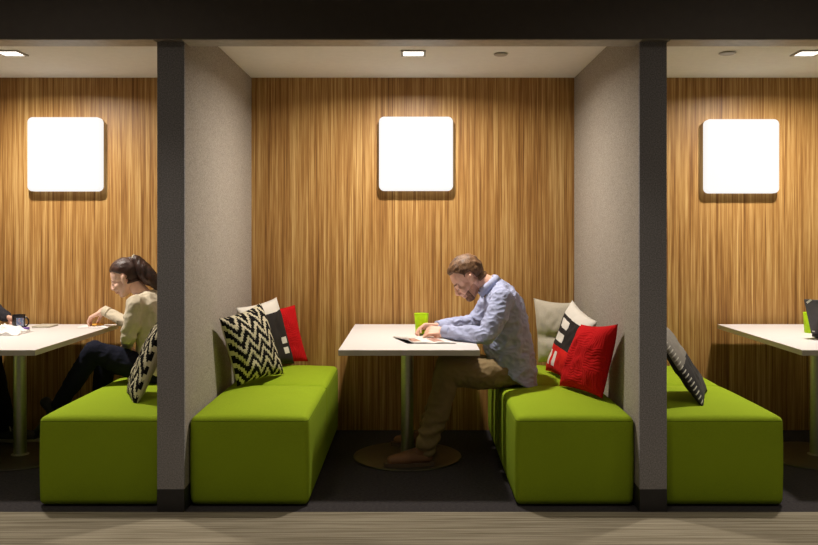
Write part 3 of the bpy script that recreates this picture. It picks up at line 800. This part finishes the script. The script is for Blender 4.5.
# magazine
def page_mat():
    t = NT('printed_page', .5); x, y, uv = uvxy(t); c = srgb(232, 228, 222)
    def rect(c, x0, x1, y0, y1, rgb):
        f = t.math('MULTIPLY', t.math('MULTIPLY', t.math('GREATER_THAN', x, x0), t.math('LESS_THAN', x, x1)), t.math('MULTIPLY', t.math('GREATER_THAN', y, y0), t.math('LESS_THAN', y, y1)))
        return t.mix(f, c, rgb if hasattr(rgb, 'links') or hasattr(rgb, 'is_output') else srgb(*rgb))
    n1 = t.ramp(t.noise(uv, 7, 3), [(.35, srgb(120, 70, 58)), (.5, srgb(196, 142, 122)), (.62, srgb(150, 140, 132))])
    c = rect(c, .12, .62, .10, .62, n1)
    lines = t.math('GREATER_THAN', t.math('MODULO', y, .03), .016)
    for y0, y1 in ((.68, .92),):
        f = t.math('MULTIPLY', lines, t.math('MULTIPLY', t.math('MULTIPLY', t.math('GREATER_THAN', x, .1), t.math('LESS_THAN', x, .9)), t.math('MULTIPLY', t.math('GREATER_THAN', y, y0), t.math('LESS_THAN', y, y1))))
        c = t.mix(f, c, srgb(170, 166, 160))
    t.col(c); return t.m
M['page'] = page_mat(); M['cover'] = plain('magazine_cover', (52, 48, 48), .4)
mg = thing('magazine', (.03, .82, .7455), 'open magazine lying on the table under the hands of the man', 'magazine')
def page_block(x0, x1, sgn, y0, y1, skew, hmax=.010, curl=0):
    bm = bmesh.new(); uvl = bm.loops.layers.uv.new('UVMap'); NX_, NY_ = 16, 8; G = {}
    for i in range(NX_+1):
        for j in range(NY_+1):
            u, v = i/NX_, j/NY_; x = x0+(x1-x0)*u; y = y0+(y1-y0)*v
            e = u if sgn > 0 else 1-u           # distance from the spine
            zt = .7475+hmax*(math.sin(min(1, e*2.2)*PI/2))*(1-.6*e)+curl*max(0, e-.7)**2*(1-v)
            zb = .7457+curl*max(0, e-.7)**2*(1-v)*.8
            xx = x+skew*(v-.5)
            G[0, i, j] = bm.verts.new((xx, y, zt)); G[1, i, j] = bm.verts.new((xx, y, zb))
    for i in range(NX_):
        for j in range(NY_):
            for s_ in (0, 1):
                q = [(i, j), (i+1, j), (i+1, j+1), (i, j+1)]
                f = bm.faces.new([G[s_, a, b] for a, b in q]); f.smooth = True; f.material_index = s_
                for lp, (a, b) in zip(f.loops, q): lp[uvl].uv = (a/NX_, b/NY_)
    for i in range(NX_):
        for j in (0, NY_): bm.faces.new((G[0, i, j], G[0, i+1, j], G[1, i+1, j], G[1, i, j]))
    for j in range(NY_):
        for i in (0, NX_): bm.faces.new((G[0, i, j], G[0, i, j+1], G[1, i, j+1], G[1, i, j]))
    return bm
obj('page', page_block(-.085, .060, -1, .64, .93, -.09, curl=.30), [M['page'], M['cover']], mg)
obj('page', page_block(.060, .185, 1, .64, .93, -.09), [M['page'], M['cover']], mg)
bm = bmesh.new(); box(bm, (-.089, .636, .7452), (.189, .934, .7459))
for v in bm.verts: v.co.x += -.09*((v.co.y-.64)/.29-.5)
obj('cover', bm, M['cover'], mg)
# mug, handle, printed picture
M['mug'] = plain('black_glaze', (34, 32, 34), .25)
def mugpic():
    t = NT('mug_print', .3); x, y, uv = uvxy(t)
    c = t.ramp(t.noise(uv, 4, 2), [(.4, srgb(96, 112, 150)), (.5, srgb(150, 160, 180)), (.6, srgb(170, 50, 50))], 'CONSTANT'); t.col(c); return t.m
mu = thing('mug', MUG, 'black mug with a printed picture on the left bay table', 'mug')
autosmooth(obj('cup_wall', lathe(bmesh.new(), MUG+V((0, 0, .0008)), [(0, 0), (.036, 0), (.040, .004), (.041, .09), (.0405, .094), (.038, .092), (.037, .01), (0, .008)], 36), M['mug'], mu), 50)
bm = bmesh.new(); tube(bm, [MUG+V((.037+.030*math.sin(a), -.004, .048+.032*math.cos(a))) for a in [PI*k/10 for k in range(11)]], .0055, 8); obj('handle', bm, M['mug'], mu, smooth=True)
bm = bmesh.new(); uvl = bm.loops.layers.uv.new('UVMap'); NG = 8
G = [[bm.verts.new(MUG+V((.0418*math.cos(a), .0418*math.sin(a), z))) for z in (.022, .076)] for a in [math.radians(-85+65*i/NG) for i in range(NG+1)]]
for i in range(NG):
    f = bm.faces.new((G[i][0], G[i+1][0], G[i+1][1], G[i][1])); f.smooth = True
    for lp, uv_ in zip(f.loops, ((i/NG, 0), ((i+1)/NG, 0), ((i+1)/NG, 1), (i/NG, 1))): lp[uvl].uv = uv_
obj('printed_picture', bm, mugpic(), mu)
# crumpled napkin, booklet, purple stick, snack
def crumple(name, c, rx, ry, h, mat, label, cat, seed=0, n=26):
    bm = bmesh.new(); G = {}
    for i in range(n+1):
        for j in range(n+1):
            u, v = i/n*2-1, j/n*2-1; r = max(0, 1-(u*u+v*v)*.55)
            e = 1+.22*noise.noise(V((u*2+seed, v*2, 3)))
            z = h*r*(.5+1.1*abs(noise.noise(V((u*2.6+seed, v*2.6, 1))))+.5*abs(noise.noise(V((u*6+seed, v*6, 9)))))
            for s_ in (0, 1): G[s_, i, j] = bm.verts.new((c[0]+u*rx*e, c[1]+v*ry*e, c[2]+.003+(z if s_ == 0 else 0)*1.0-(.0025 if s_ else 0)))
    for i in range(n):
        for j in range(n):
            for s_ in (0, 1): bm.faces.new((G[s_, i, j], G[s_, i+1, j], G[s_, i+1, j+1], G[s_, i, j+1]))
    for i in range(n):
        for j in (0, n): bm.faces.new((G[0, i, j], G[0, i+1, j], G[1, i+1, j], G[1, i, j])); bm.faces.new((G[0, j, i], G[0, j, i+1], G[1, j, i+1], G[1, j, i]))
    o = obj(name, bm, mat, at=(c[0], c[1], c[2])); return tag(o, label, cat)
M['paper'] = plain('white_paper', (236, 232, 228), .7, var=.02)
crumple('paper_wrapper', (-2.565, 1.12, .7455), .130, .12, .048, M['paper'], 'crumpled white paper wrapper in front of the mug', 'wrapper', 2)
o = obj('booklet', box(bmesh.new(), (-2.535, 1.43, .7458), (-2.42, 1.58, .757), .002), M['white_linen'], at=(-2.48, 1.5, .7458)); tag(o, 'pale folded booklet lying behind the handle of the mug', 'booklet')
M['purple'] = plain('purple_plastic', (104, 72, 150), .4)
bm = bmesh.new(); tube(bm, [(-2.55, 1.235, .762), (-2.47, 1.255, .763)], .009, 10); tube(bm, [(-2.555, 1.234, .762), (-2.575, 1.229, .760)], [.007, .003], 10)
o = obj('purple_stick', bm, M['purple'], at=(-2.51, 1.245, .753), smooth=True); tag(o, 'short purple plastic stick beside the crumpled paper', 'pen')
sn = thing('snack_wrapper', (-2.12, 1.50, .7455), 'flattened white paper with yellow snack below the hand of the woman', 'food')
M['snack'] = plain('yellow_snack', (224, 168, 70), .7, var=.2, scale=60)
o = crumple('paper', (-2.13, 1.50, .7455), .10, .085, .010, M['paper'], '', '', 5); o.parent = sn; o.location = V((-2.13, 1.50, .7455))-sn.location
for kk in ('label', 'category'):
    if kk in o: del o[kk]
B = Blob(); random.seed(3)
for k in range(9): B.ell((-2.11+random.uniform(-.035, .035), 1.47+random.uniform(-.03, .03), .762+random.uniform(-.002, .005)), (.018, .013, .007))
B.build('snack', M['snack'], sn, .003, 1)
# laptop
M['lapt'] = plain('laptop_lid', (62, 60, 66), .45); M['lapk'] = plain('laptop_black', (26, 26, 28), .5); M['silver'] = plain('silver_mark', (200, 200, 198), .35, .6)
M['screen'] = plain('laptop_screen', (30, 32, 38), .25)
lc = V((2.385, .92, .746)); la = V((.60, -.80, 0)).normalized(); ln = V((-la.y*-1, 0, 0))
ln = V((-.80, -.60, 0)).normalized(); lup = (V((0, 0, 1))+ln*.40).normalized()
lp_ = thing('laptop', lc, 'open dark laptop seen from behind on the right bay table', 'laptop')
def obox(bm, o, ex, ey, ez, a, b):
    vs = [bm.verts.new(o+ex*x+ey*y+ez*z) for x in (a[0], b[0]) for y in (a[1], b[1]) for z in (a[2], b[2])]
    for f in ((0, 1, 3, 2), (4, 6, 7, 5), (0, 4, 5, 1), (2, 3, 7, 6), (0, 2, 6, 4), (1, 5, 7, 3)): bm.faces.new([vs[i] for i in f])
    return bm
nb = (lup.cross(la)); nb = nb if nb.dot(ln) > 0 else -nb
Zv = V((0, 0, 1))
def bevd(bm, o_=.003): bmesh.ops.bevel(bm, geom=list(bm.edges), offset=o_, segments=2, affect='EDGES'); return bm
obj('keyboard_base', bevd(obox(bmesh.new(), lc, la, -ln, Zv, (0, 0, .004), (.335, .23, .024))), M['lapk'], lp_)
lid = obj('lid', bevd(obox(bmesh.new(), lc+Zv*.026+ln*.003, la, lup, nb, (0, 0, -.004), (.335, .225, .007))), M['lapt'], lp_)
obj('screen', obox(bmesh.new(), lc+Zv*.026+ln*.003, la, lup, nb, (.015, .015, -.0048), (.320, .212, -.0038)), M['screen'], lid)
obj('emblem', obox(bmesh.new(), lc+Zv*.026+ln*.003, (la*.8+lup*.6).normalized(), (lup*.8-la*.6).normalized(), nb, (.135, .148, .0071), (.175, .160, .0078)), M['silver'], lid)
obj('status_mark', obox(bmesh.new(), lc+Zv*.026+ln*.003, la, lup, nb, (.012, .014, .0071), (.028, .022, .0078)), M['silver'], lid)
obj('battery', bevd(obox(bmesh.new(), lc, la, -ln, Zv, (.03, -.022, .002), (.305, .004, .024))), M['lapk'], lp_)
for x in (.02, .30):
    for y in (.02, .21): obj('rubber_foot', obox(bmesh.new(), lc, la, -ln, Zv, (x, y, 0), (x+.015, y+.01, .005)), M['lapk'], lp_)
